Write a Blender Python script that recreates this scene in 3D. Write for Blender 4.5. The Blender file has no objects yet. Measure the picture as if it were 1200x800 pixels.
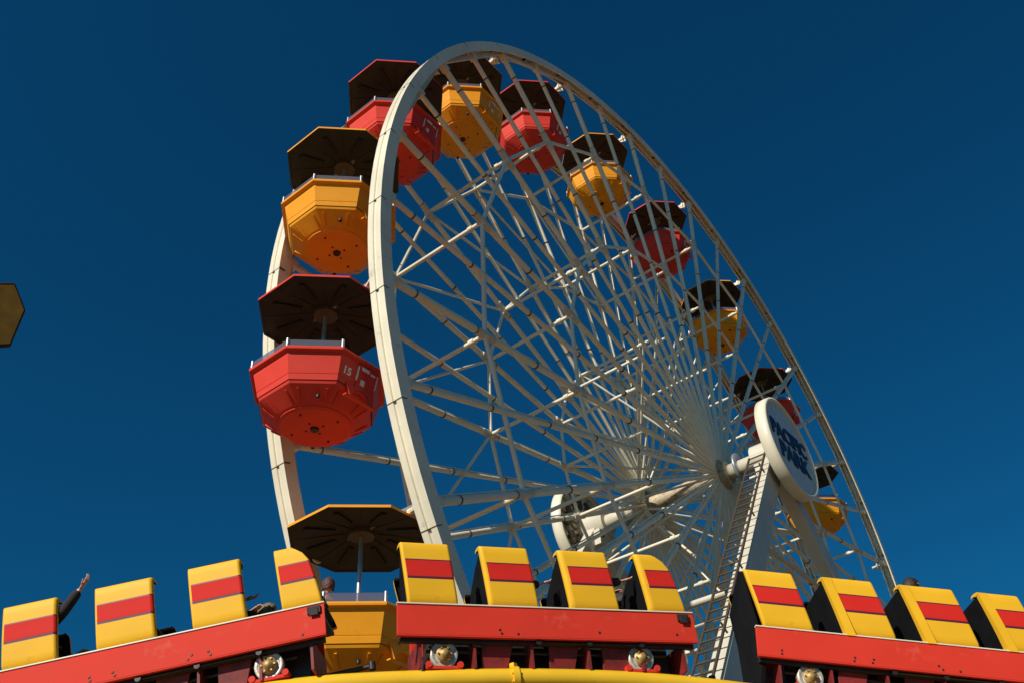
import bpy, bmesh, math, random
from mathutils import Vector, Matrix
C = bpy.context.scene.collection
PI = math.pi
rnd = random.Random(4)

# ------------------------------------------------------------------ camera, world, sun, exposure
sc = bpy.context.scene
RIGHT = Vector((0.62724473, -0.77694637, -0.05402208))
DOWN = Vector((0.46354567, 0.4281692, -0.77575547))
FWD = Vector((0.62585099, 0.46154683, 0.628717))
cam_d = bpy.data.cameras.new('camera'); cam = bpy.data.objects.new('camera', cam_d); C.objects.link(cam)
m = Matrix.Identity(4)
for i in range(3):
    m[i][0] = RIGHT[i]; m[i][1] = -DOWN[i]; m[i][2] = -FWD[i]
m.translation = Vector((-19.50135613, -8.23045274, 1.72006928))
cam.matrix_world = m
cam_d.sensor_width = 36; cam_d.lens = 1067.1 / 1200 * 36
cam_d.clip_start = .1; cam_d.clip_end = 6000
sc.camera = cam

SUN_EL = math.radians(33); SUN_AZ = Vector((-1, -.003, 0)).normalized()
w = bpy.data.worlds.new('World'); sc.world = w; w.use_nodes = True
nt = w.node_tree; bg = nt.nodes['Background']
sky = nt.nodes.new('ShaderNodeTexSky'); sky.sky_type = 'NISHITA'; sky.sun_disc = False
sky.sun_elevation = SUN_EL; sky.sun_rotation = math.atan2(SUN_AZ.x, SUN_AZ.y)
sky.air_density = 1.0; sky.dust_density = .7; sky.ozone_density = 4
mul = nt.nodes.new('ShaderNodeMix'); mul.data_type = 'RGBA'; mul.blend_type = 'MULTIPLY'
mul.inputs[0].default_value = 1; mul.inputs[7].default_value = (.07, .78, 1.10, 1)
nt.links.new(sky.outputs[0], mul.inputs[6]); nt.links.new(mul.outputs[2], bg.inputs[0])
bg.inputs[1].default_value = .05
sd = bpy.data.lights.new('sun', 'SUN'); sun = bpy.data.objects.new('sun', sd); C.objects.link(sun)
sd.energy = 4.8; sd.angle = math.radians(.5); sd.color = (1, .94, .84)
sv = Vector((SUN_AZ.x * math.cos(SUN_EL), SUN_AZ.y * math.cos(SUN_EL), math.sin(SUN_EL)))
sun.rotation_euler = sv.to_track_quat('Z', 'Y').to_euler()
sc.view_settings.view_transform = 'Standard'; sc.view_settings.look = 'None'
sc.view_settings.exposure = 0; sc.view_settings.gamma = 1
sc.render.engine = 'CYCLES'

# ------------------------------------------------------------------ materials
def mat(name, col, rough=.45, var=.12, scale=3.0, bump=0.0, metal=0.0, coat=0.0, grime=None, gs=(.58, .75), spec=.5):
    mt = bpy.data.materials.new(name); mt.use_nodes = True
    n = mt.node_tree; b = n.nodes['Principled BSDF']
    b.inputs['Metallic'].default_value = metal; b.inputs['Coat Weight'].default_value = coat
    b.inputs['Specular IOR Level'].default_value = spec
    tc = n.nodes.new('ShaderNodeTexCoord')
    nz = n.nodes.new('ShaderNodeTexNoise'); nz.inputs['Scale'].default_value = scale; nz.inputs['Detail'].default_value = 6
    n.links.new(tc.outputs['Object'], nz.inputs['Vector'])
    cr = n.nodes.new('ShaderNodeValToRGB')
    cr.color_ramp.elements[0].position = .3; cr.color_ramp.elements[1].position = .7
    cr.color_ramp.elements[0].color = tuple(c * (1 - var) for c in col) + (1,)
    cr.color_ramp.elements[1].color = tuple(min(1, c * (1 + var * .6)) for c in col) + (1,)
    n.links.new(nz.outputs['Fac'], cr.inputs['Fac'])
    out = cr.outputs['Color']
    if grime:
        g = n.nodes.new('ShaderNodeTexNoise'); g.inputs['Scale'].default_value = scale * 2.3; g.inputs['Detail'].default_value = 10
        g.inputs['Roughness'].default_value = .7
        n.links.new(tc.outputs['Object'], g.inputs['Vector'])
        r2 = n.nodes.new('ShaderNodeValToRGB'); r2.color_ramp.elements[0].position = gs[0]; r2.color_ramp.elements[1].position = gs[1]
        n.links.new(g.outputs['Fac'], r2.inputs['Fac'])
        mx = n.nodes.new('ShaderNodeMix'); mx.data_type = 'RGBA'
        n.links.new(r2.outputs['Color'], mx.inputs[0]); n.links.new(out, mx.inputs[6]); mx.inputs[7].default_value = tuple(grime) + (1,)
        out = mx.outputs[2]
    n.links.new(out, b.inputs['Base Color'])
    mr = n.nodes.new('ShaderNodeMapRange'); mr.inputs[3].default_value = max(.05, rough - .1); mr.inputs[4].default_value = min(1, rough + .15)
    n.links.new(nz.outputs['Fac'], mr.inputs[0]); n.links.new(mr.outputs[0], b.inputs['Roughness'])
    if bump:
        bp = n.nodes.new('ShaderNodeBump'); bp.inputs['Strength'].default_value = bump; bp.inputs['Distance'].default_value = .02
        n.links.new(nz.outputs['Fac'], bp.inputs['Height']); n.links.new(bp.outputs[0], b.inputs['Normal'])
    return mt
RUST = (.16, .07, .03)
M = {}
M['white'] = mat('cream_white_paint', (.81, .735, .56), .35, .10, 1.3, .15, grime=(.34, .24, .13), gs=(.60, .85))
M['clamp'] = mat('rusty_clamp', (.06, .042, .025), .6, .3, 8)
M['plate'] = mat('cream_plate', (.62, .56, .44), .45, .12, 2, .1, grime=RUST, gs=(.66, .86))
M['yellow'] = mat('yellow_fibreglass', (.86, .46, .020), .5, .07, 1.6, .1, spec=.2, grime=(.55, .26, .02), gs=(.62, .9))
M['gyellow'] = mat('orange_yellow_gondola_paint', (.86, .335, .010), .5, .08, 1.8, .1, spec=.25, grime=(.40, .15, .02), gs=(.60, .85))
M['gred'] = mat('red_gondola_paint', (.70, .052, .032), .5, .1, 1.8, .1, spec=.2, grime=(.30, .03, .02), gs=(.60, .85))
M['red'] = mat('red_skirt_paint', (.68, .044, .024), .6, .08, 1.3, .1, spec=.12, grime=(.72, .16, .10), gs=(.60, .86))
M['stripe'] = mat('red_stripe', (.66, .026, .018), .6, .06, 2, 0, spec=.12)
M['purple'] = mat('purple_pinstripe', (.10, .012, .04), .4, .06, 2, 0)
M['darkred'] = mat('dark_red_chassis_paint', (.24, .014, .011), .6, .3, 3, .2, grime=(.05, .015, .012), gs=(.45, .7))
M['black'] = mat('black_padding', (.007, .007, .008), .85, .3, 5, .3, spec=.15)
M['chassis'] = mat('oily_black_steel', (.02, .014, .012), .5, .4, 6, .3)
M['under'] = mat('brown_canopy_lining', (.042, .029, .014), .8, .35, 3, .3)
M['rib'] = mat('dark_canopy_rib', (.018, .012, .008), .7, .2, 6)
M['steel'] = mat('grey_steel', (.42, .45, .46), .35, .15, 6, .1, metal=.6)
M['chrome'] = mat('worn_wheel_metal', (.62, .57, .48), .42, .25, 9, .3, metal=.35, grime=(.25, .16, .06), gs=(.5, .7))
M['brass'] = mat('greasy_brass', (.46, .29, .10), .5, .3, 14, .2, metal=.4)
M['tan'] = mat('tan_disc', (.11, .07, .03), .6, .2, 6)
M['signface'] = mat('pale_sign_face', (.62, .66, .64), .45, .12, 5, .05)
M['navy'] = mat('navy_letters', (.012, .02, .07), .4, .1, 5)
M['signback'] = mat('sign_back', (.55, .45, .30), .6, .25, 4, .2, grime=RUST, gs=(.5, .7))
M['bulb'] = mat('unlit_bulb', (.70, .60, .42), .2, .1, 5)
M['letter'] = mat('white_vinyl', (.82, .76, .66), .4, .05, 5)
M['skin'] = mat('skin', (.62, .32, .21), .5, .06, 10)
M['cloth_black'] = mat('black_cloth', (.022, .017, .018), .9, .3, 12, .4)
M['cloth_red'] = mat('dark_red_cloth', (.20, .03, .025), .9, .3, 12, .4)
M['denim'] = mat('denim', (.10, .14, .20), .9, .3, 16, .4)
M['hair_dark'] = mat('dark_hair', (.03, .015, .010), .6, .4, 30, .8)
M['hair_brown'] = mat('brown_hair', (.10, .035, .020), .6, .4, 30, .8)
M['hair_curly'] = mat('curly_hair', (.26, .17, .07), .6, .6, 22, 1)
M['olive'] = mat('faded_ochre_board', (.62, .31, .035), .7, .25, 5, .2)
gl = bpy.data.materials.new('tinted_plexiglass'); gl.use_nodes = True; M['glass'] = gl
_n = gl.node_tree; _b = _n.nodes['Principled BSDF']; _b.inputs['Base Color'].default_value = (.30, .30, .36, 1)
_b.inputs['Roughness'].default_value = .08
_t = _n.nodes.new('ShaderNodeBsdfTransparent'); _t.inputs[0].default_value = (.60, .57, .66, 1)
_m = _n.nodes.new('ShaderNodeMixShader'); _m.inputs[0].default_value = .3
_n.links.new(_t.outputs[0], _m.inputs[1]); _n.links.new(_b.outputs[0], _m.inputs[2]); _n.links.new(_m.outputs[0], _n.nodes['Material Output'].inputs[0])

# ------------------------------------------------------------------ helpers
def tag(o, label=None, cat=None, group=None, kind=None):
    if label: o['label'] = label
    if cat: o['category'] = cat
    if group: o['group'] = group
    if kind: o['kind'] = kind
    return o
def empty(name, loc=(0, 0, 0), rz=0):
    o = bpy.data.objects.new(name, None); C.objects.link(o); o.location = loc; o.rotation_euler = (0, 0, rz); return o
class MB:
    def __init__(s): s.v = []; s.f = []; s.mi = []; s.sm = []
    def add(s, vs, fs, mi=0, smooth=False):
        o = len(s.v); s.v += [tuple(v) for v in vs]
        for f in fs: s.f.append(tuple(o + i for i in f)); s.mi.append(mi); s.sm.append(smooth)
        return s
    def box(s, a, b, mi=0, M4=None):
        x0, y0, z0 = a; x1, y1, z1 = b
        vs = [Vector(p) for p in ((x0, y0, z0), (x1, y0, z0), (x1, y1, z0), (x0, y1, z0), (x0, y0, z1), (x1, y0, z1), (x1, y1, z1), (x0, y1, z1))]
        if M4: vs = [M4 @ v for v in vs]
        return s.add(vs, [(0, 3, 2, 1), (4, 5, 6, 7), (0, 1, 5, 4), (1, 2, 6, 5), (2, 3, 7, 6), (3, 0, 4, 7)], mi)
    def tube(s, p, q, r1, r2=None, n=10, mi=0, cap=True):
        r2 = r1 if r2 is None else r2; p = Vector(p); q = Vector(q); d = (q - p).normalized()
        a = d.orthogonal().normalized(); b = d.cross(a); vs = []
        for c, r in ((p, r1), (q, r2)):
            vs += [c + (a * math.cos(2 * PI * i / n) + b * math.sin(2 * PI * i / n)) * r for i in range(n)]
        s.add(vs, [(i, (i + 1) % n, n + (i + 1) % n, n + i) for i in range(n)], mi, True)
        if cap: s.add(vs, [tuple(range(n - 1, -1, -1)), tuple(range(n, 2 * n))], mi)
        return s
    def beam(s, p, q, w, h, up=(0, 0, 1), mi=0, w2=None, h2=None):
        p = Vector(p); q = Vector(q); d = (q - p).normalized(); up = Vector(up); sd_ = d.cross(up).normalized(); up = sd_.cross(d)
        vs = []
        for c, ww, hh in ((p, w, h), (q, w2 or w, h2 or h)):
            vs += [c + sd_ * x * ww / 2 + up * y * hh / 2 for x, y in ((-1, -1), (1, -1), (1, 1), (-1, 1))]
        return s.add(vs, [(0, 1, 5, 4), (1, 2, 6, 5), (2, 3, 7, 6), (3, 0, 4, 7), (3, 2, 1, 0), (4, 5, 6, 7)], mi)
    def rings(s, rings, mi=0, close=True, smooth=False, loop=False):   # list of equal-length vertex loops
        n = len(rings[0]); vs = [v for r in rings for v in r]; fs = []
        R = len(rings)
        for k in range(R if loop else R - 1):
            k2 = (k + 1) % R
            for i in range(n if close else n - 1):
                j = (i + 1) % n
                fs.append((k * n + i, k * n + j, k2 * n + j, k2 * n + i))
        return s.add(vs, fs, mi, smooth)
    def poly(s, pts, mi=0): return s.add(pts, [tuple(range(len(pts)))], mi)
    def build(s, name, mats, parent=None, fix=True, bevel=0):
        me = bpy.data.meshes.new(name); me.from_pydata(s.v, [], s.f); me.update()
        for i, p_ in enumerate(me.polygons): p_.material_index = s.mi[i]; p_.use_smooth = s.sm[i]
        if not isinstance(mats, (list, tuple)): mats = [mats]
        for k in mats: me.materials.append(M[k] if isinstance(k, str) else k)
        if fix:
            bm = bmesh.new(); bm.from_mesh(me); bmesh.ops.recalc_face_normals(bm, faces=bm.faces); bm.to_mesh(me); bm.free()
        o = bpy.data.objects.new(name, me); C.objects.link(o); o.parent = parent
        if bevel:
            b_ = o.modifiers.new('bevel', 'BEVEL'); b_.width = bevel; b_.segments = 2; b_.limit_method = 'ANGLE'; b_.angle_limit = math.radians(40)
            b_.harden_normals = False
        return o
def copy_tree(o, parent=None):
    c = o.copy(); C.objects.link(c); c.parent = parent
    for ch in [x for x in bpy.data.objects if x.parent == o]: copy_tree(ch, c)
    return c
def text_mesh(name, s, size, mt, parent, mw, extrude=.004, offset=0.0, shear=0.0, sx=1.0):
    cu = bpy.data.curves.new(name, 'FONT'); cu.body = s; cu.size = size; cu.extrude = extrude; cu.offset = offset; cu.shear = shear
    cu.align_x = 'CENTER'; cu.align_y = 'CENTER'; cu.resolution_u = 3
    t = bpy.data.objects.new('tmp_text', cu); C.objects.link(t)
    dg = bpy.context.evaluated_depsgraph_get(); me = bpy.data.meshes.new_from_object(t.evaluated_get(dg)); me.name = name
    bpy.data.objects.remove(t)
    me.materials.clear(); me.materials.append(M[mt])
    me.transform(Matrix.Diagonal((sx, 1, 1, 1)))
    o = bpy.data.objects.new(name, me); C.objects.link(o); o.parent = parent; o.matrix_local = mw
    return o

# ------------------------------------------------------------------ the ground: a timber pier deck
GZ = -1.8
gm = mat('pier_planks', (.17, .105, .042), .8, .25, .6, .3)
n_ = gm.node_tree
wv = n_.nodes.new('ShaderNodeTexWave'); wv.inputs['Scale'].default_value = 1.6; wv.inputs['Distortion'].default_value = .3; wv.bands_direction = 'X'
tcn = n_.nodes.new('ShaderNodeTexCoord'); n_.links.new(tcn.outputs['Object'], wv.inputs['Vector'])
rp = n_.nodes.new('ShaderNodeValToRGB'); rp.color_ramp.elements[0].position = .02; rp.color_ramp.elements[1].position = .1
rp.color_ramp.elements[0].color = (.25, .25, .25, 1); n_.links.new(wv.outputs['Fac'], rp.inputs['Fac'])
bs = n_.nodes['Principled BSDF']; old = bs.inputs['Base Color'].links[0].from_socket
mx = n_.nodes.new('ShaderNodeMix'); mx.data_type = 'RGBA'; mx.blend_type = 'MULTIPLY'; mx.inputs[0].default_value = 1
n_.links.new(old, mx.inputs[6]); n_.links.new(rp.outputs['Color'], mx.inputs[7]); n_.links.new(mx.outputs[2], bs.inputs['Base Color'])
g = MB(); g.add([(-1500, -1500, GZ), (1500, -1500, GZ), (1500, 1500, GZ), (-1500, 1500, GZ)], [(0, 1, 2, 3)])
tag(g.build('ground', gm), kind='structure')

# ------------------------------------------------------------------ the wheel
HUB = 13.4; W = 2.13; WR = 1.93; RP = 12.2; A0 = math.radians(205.34)
def ang(k): return A0 - k * PI / 20          # k counts the forty spokes; even k carry gondolas
def pol(r, a, y): return Vector((r * math.cos(a), y, r * math.sin(a)))
wheel = empty('ferris_wheel', (0, 0, HUB))
tag(wheel, 'huge white steel wheel of two rims and many tube spokes', 'ferris wheel')
def rim(front):
    mb = MB(); prof = [(12.42, -.485), (12.42, -.375), (12.395, -.365), (12.395, -.315), (12.42, -.305), (12.42, -.19), (12.17, -.19), (12.17, -.225),
                       (12.36, -.23), (12.36, -.445), (12.17, -.45), (12.17, -.485)]
    N = 200; rs = []
    for i in range(N):
        a = 2 * PI * i / N; rs.append([pol(r, a, y if front else WR - y) for r, y in prof])
    mb.rings(rs, 0, True, False, True)
    for i in range(N):  # smooth along the hoop only is approximated by many segments
        pass
    for k in range(40):                      # splice seams and bolt plates on the hoop
        a = ang(k) + .03
        for dr in (0,):
            y0, y1 = (-.49, -.185) if front else (WR + .165, WR + .49)
            c_ = math.cos(a); s_ = math.sin(a); Mx = Matrix(((c_, 0, -s_, 0), (0, 1, 0, 0), (s_, 0, c_, 0), (0, 0, 0, 1)))
            mb.box((12.30, y0, -.006), (12.424, y1, .008), 1, Mx)
    return mb.build('rim', ['white', 'clamp'], wheel, bevel=0)
rim(True); rim(False)
# one spoke: tube along +X from hub to rim, with clamps
def spoke_mb(heavy):
    mb = MB(); r = .068 if heavy else .056
    mb.tube((.42, 0, 0), (12.26, 0, 0), r * .78, r, 12)
    for i, x in enumerate((4.6, 6.4, 8.1, 9.9, 11.5)):
        mb.tube((x - .013, 0, 0), (x + .013, 0, 0), r + .008, None, 12, 1)
    # thin lighting conduit clipped to the spoke
    mb.tube((.7, 0, r + .022), (12.0, 0, r + .022), .016, None, 6)
    mb.box((12.0, -.075, -.075), (12.24, .075, .075), 0)
    return mb
sp = [spoke_mb(True).build('spoke', ['white', 'clamp'], wheel), spoke_mb(False).build('spoke', ['white', 'clamp'], wheel)]
first = [True, True]
for k in range(40):
    for side in (0, 1):
        hv = 0 if k % 2 == 0 else 1
        if first[hv]: o = sp[hv]; first[hv] = False
        else: o = sp[hv].copy(); C.objects.link(o); o.parent = wheel
        a = ang(k); y1 = -.33 if side == 0 else WR + .27; y0 = -.21 if side == 0 else WR - .02
        d = Vector((math.cos(a) * 12, y1 - y0, math.sin(a) * 12)).normalized()
        q = d.to_track_quat('X', 'Z'); o.rotation_mode = 'QUATERNION'; o.rotation_quaternion = q; o.location = (0, y0, 0)
# inner bracing
YF, YR = -.14, W + .14
def yy(r, f): t = r / 12; return (-.21 - .12 * t) if f else (WR - .02 + .29 * t)
for r, rad in ((9.65, .045), (6.6, .042), (3.9, .038)):
    for f in ((1, 0) if r > 5 else (0,)):
        mb = MB()
        for i in range(20):
            p = pol(r, ang(2 * i), yy(r, f)); q = pol(r, ang(2 * i + 2), yy(r, f)); mb.tube(p, q, rad, None, 8)
            mb.tube(p - Vector((0, .06, 0)), p + Vector((0, .06, 0)), .085, None, 10)
            e = pol(r - .25, ang(2 * i), yy(r, f)); e2 = pol(r + .25, ang(2 * i), yy(r, f)); mb.tube(e, e2, .08, None, 10, 1)
        mb.build('brace_ring', ['white', 'plate'], wheel)
    for i in range(20):
        mb = MB(); a = ang(2 * i); mb.tube(pol(r, a, yy(r, 1)), pol(r, a, yy(r, 0)), rad, None, 8)
        mb.tube(pol(r, a, yy(r, 1) + .25), pol(r, a, yy(r, 1) + .36), rad + .02, None, 8)
        mb.build('cross_tube', ['white'], wheel)
# diagonals: between rings in each plane, and X ties across the gap
for i in range(20):
    a, b = ang(2 * i), ang(2 * i + 2)
    for f in (0,):
        mb = MB(); p, q = (pol(9.65, a, yy(9.65, f)), pol(6.6, b, yy(6.6, f))); mb.tube(p, q, .034, None, 8)
        mb.build('diagonal_brace', ['white'], wheel)
# chords stiffening each hoop between gondola spokes
for i in range(20):
    for f in (1, 0):
        mb = MB(); y = -.33 if f else WR + .33
        mb.beam(pol(12.24, ang(2 * i), y), pol(12.24, ang(2 * i + 2), y), .09, .06, (0, 1, 0)); mb.build('rim_chord', ['plate'], wheel)
# pivot brackets carrying the gondolas
for i in range(20):
    a = ang(2 * i)
    for f in (1, 0):
        s_ = 1 if f else -1; y0 = -.17 if f else WR + .17
        mb = MB(); c_ = pol(12.2, a, 0)
        vs = []
        for dz in (-.02, .02):
            for (du, dy) in ((-.16, 0), (.16, 0), (.06, .22), (-.06, .22)):
                t = Vector((-math.sin(a), 0, math.cos(a))); rr = Vector((math.cos(a), 0, math.sin(a)))
                vs.append(c_ + t * dz + rr * du + Vector((0, y0 + s_ * dy, 0)))
        mb.add(vs, [(0, 1, 2, 3), (7, 6, 5, 4), (0, 4, 5, 1), (1, 5, 6, 2), (2, 6, 7, 3), (3, 7, 4, 0)])
        mb.tube(c_ + Vector((0, y0 - s_ * .05, 0)), c_ + Vector((0, y0 + s_ * .25, 0)), .055, None, 12)
        mb.tube(c_ + Vector((0, y0 + s_ * .04, 0)), c_ + Vector((0, y0 + s_ * .07, 0)), .12, None, 14)
        mb.build('pivot_bracket', ['white'], wheel)
# stays crossing from one hub flange to the spokes of the other plane
for i in range(20):
    for f in (1, 0):
        a = ang(2 * i + (0 if f else 1)); mb = MB()
        mb.tube(pol(.45, a, -.15 if f else WR + .1), pol(3.9, a, WR + .0 if f else -.2), .030, None, 8)
        mb.build('hub_stay', ['white'], wheel)
# hub
mb = MB()
def lathe_y(mb, prof, n=32, mi=0, smooth=True, cx=0, cz=0):
    rs = [[Vector((cx + r * math.cos(2 * PI * i / n), y, cz + r * math.sin(2 * PI * i / n))) for i in range(n)] for r, y in prof]
    mb.rings(rs, mi, True, smooth); return mb
lathe_y(mb, [(0, -.42), (.30, -.42), (.30, -.24), (.55, -.24), (.55, -.16), (.20, -.15), (.20, WR + .15), (.55, WR + .16), (.55, WR + .24), (.30, WR + .24), (.30, WR + .42), (0, WR + .42)], 40, 0, False)
for i in range(20):
    for y in (-.26, WR + .22):
        mb.tube(pol(.45, ang(2 * i), y), pol(.45, ang(2 * i), y + .04), .025, None, 8, 1)
mb.build('hub', ['signback', 'clamp'], wheel)
mb = MB(); lathe_y(mb, [(0, -1.85), (.20, -1.85), (.20, -.4), (.15, -.4), (.15, WR + .4), (.2, WR + .4), (.2, WR + 1.85), (0, WR + 1.85)], 28, 0); mb.build('axle', ['plate'], wheel)
for y in (-.75, WR + .72):
    mb = MB(); lathe_y(mb, [(.2, y), (.40, y), (.40, y + .06), (.2, y + .06)], 32); mb.build('slip_ring', ['steel'], wheel)

# ------------------------------------------------------------------ support towers
tower = empty('support_tower', (0, 0, GZ)); tag(tower, 'white splayed box legs with a ladder holding up the wheel axle', 'support tower')
HZ = HUB - GZ
def leg(x, y):
    mb = MB(); p = Vector((-.06 if x < 0 else .06, y, HZ - .25)); q = Vector((x, y, 0))
    mb.beam(p, q, .50, .30, (0, 1, 0), 0, .72, .40)
    d = (q - p)
    for t in (.18, .34, .5, .66, .82):
        c0 = p + d * t; e = d.normalized() * .03; k = .50 + .22 * t + .008
        mb.beam(c0 - e, c0 + e, k, .308 + .1 * t, (0, 1, 0), 0)
    return mb.build('leg', ['plate', 'clamp'], tower, bevel=.012)
for y in (-1.58, W + 1.58):
    for x in (-11.8, 11.8): leg(x, y)
for y, s_ in ((-1.5, -1), (W + 1.5, 1)):
    mb = MB()
    # bearing block with a rounded gusset
    lathe_y(mb, [(.0, y - .32), (.38, y - .32), (.38, y + .34), (.0, y + .34)], 32, 0, False, 0, HZ)
    mb.box((-.42, y - .26, HZ - .75), (.42, y + .26, HZ - .30), 0)
    for bx in (-.3, .3):
        mb.tube((bx, y - .30, HZ - .5), (bx, y + .30, HZ - .5), .045, None, 8, 1)
    mb.build('bearing_block', ['plate', 'clamp'], tower, bevel=.01)
    mb = MB(); lathe_y(mb, [(.2, y - .40), (.34, y - .40), (.34, y - .34), (.2, y - .34)] if s_ < 0 else [(.2, y + .34), (.34, y + .34), (.34, y + .40), (.2, y + .4)], 28, 0, True, 0, HZ)
    mb.build('seal_ring', ['chassis'], tower)
    # horizontal struts between the pair of legs
    for h in (.56, .8):
        z = HZ * h; xx = 11.8 * (1 - h) * .98
        mb = MB(); mb.tube((-xx, y, z), (xx, y, z), .06, None, 10); mb.build('strut', ['plate'], tower)
for sx in (-1, 1):
    for h in (.45, .7):
        mb = MB(); z = HZ * h; xx = sx * 11.8 * (1 - h)
        mb.tube((xx, -1.2, z), (xx, W + 1.2, z + 0), .07, None, 10); mb.build('strut', ['plate'], tower)
# ladder up the leg on the side of the sun
mb = MB(); p = Vector((-.06, 0, HZ - .25)); q = Vector((-11.8, 0, 0)); d = (q - p).normalized(); nn = Vector((d.z, 0, -d.x)) * (1 if d.z < 0 else -1)
nn = Vector((-abs(d.z), 0, abs(d.x)))
off = nn * .52
for y in (-1.72, -1.30):
    a_ = p + off + Vector((0, y, 0)) + d * .5; b_ = q + off + Vector((0, y, 0))
    mb.tube(a_, b_, .028, None, 8)
Lq = (q - p).length; t = .55
while t < Lq:
    c0 = p + off + d * t; mb.tube(c0 + Vector((0, -1.72, 0)), c0 + Vector((0, -1.30, 0)), .018, None, 6); t += .30
t = 1.0
while t < Lq:
    c0 = p + d * t
    for y in (-1.62,): mb.tube(c0 + off + Vector((0, y, 0)), c0 + nn * .2 + Vector((0, y, 0)), .02, None, 6)
    t += 2.1
mb.build('ladder', ['clamp'], tower)

# ------------------------------------------------------------------ round signs on the ends of the axle
def round_sign(y, face_rot, label, words):
    s = empty('round_sign', (0, y, HUB), face_rot); tag(s, label, 'sign')
    R_ = 1.33; mb = MB()
    lathe_y(mb, [(R_ - .05, .20), (R_, .18), (R_ + .01, .0), (R_, -.10), (R_ - .05, -.115), (R_ - .10, -.10), (R_ - .10, .20)], 72, 0, True)
    mb.build('sign_rim', ['white'], s)
    mb = MB(); lathe_y(mb, [(0, -.06), (R_ - .10, -.06), (R_ - .10, 0.0), (0, 0.0)], 72, 0, False); mb.build('sign_face', ['signface'], s)
    if words:
        mb = MB(); mb.tube((0, 0, 0), (0, -.03, 0), .024, .013, 8); b0 = mb.build('bulb', ['bulb'], s)
        for i in range(48):
            a = 2 * PI * i / 48; b1 = b0 if i == 0 else b0.copy()
            if i: C.objects.link(b1)
            b1.parent = s; b1.location = (1.17 * math.cos(a), -.06, 1.17 * math.sin(a))
    mb = MB()
    for i in range(8):
        a = PI * i / 8; e = pol(R_ - .1, a, .07); mb.beam(e, -e + Vector((0, .14, 0)), .10, .06, (0, 1, 0))
    for i in range(14):
        a = 2 * PI * i / 14; e = pol(.80, a, .06); mb.box((-.14, -.02, -.1), (.14, .08, .1), 1, Matrix.Translation(e) @ Matrix.Rotation(-a, 4, 'Y'))
    lathe_y(mb, [(.75, .02), (.75, .12), (.82, .12), (.82, .02)], 40, 0, True)
    mb.build('sign_frame', ['signback', 'clamp'], s)
    mb = MB(); lathe_y(mb, [(.36, .04), (.36, 1.02 - .32), (.30, 1.02 - .3), (.30, .04)], 32, 0, True); mb.build('sign_drum', ['white'], s)
    if words:
        mw = Matrix.Rotation(math.radians(90), 4, 'X')
        text_mesh('sign_lettering', 'PACIFIC', .62, 'navy', s, Matrix.Translation((0, -.075, .24)) @ mw, .012, .022, .12, .9)
        text_mesh('sign_lettering', 'PARK', .66, 'navy', s, Matrix.Translation((.02, -.075, -.33)) @ mw, .012, .022, .12, 1.0)
    return s
round_sign(-2.55 + .5, 0, 'round pale sign with dark blue PACIFIC PARK lettering on the near axle end', True)
round_sign(W + 2.05, PI, 'round sign on the far axle end seen from its brown back', False)

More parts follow.
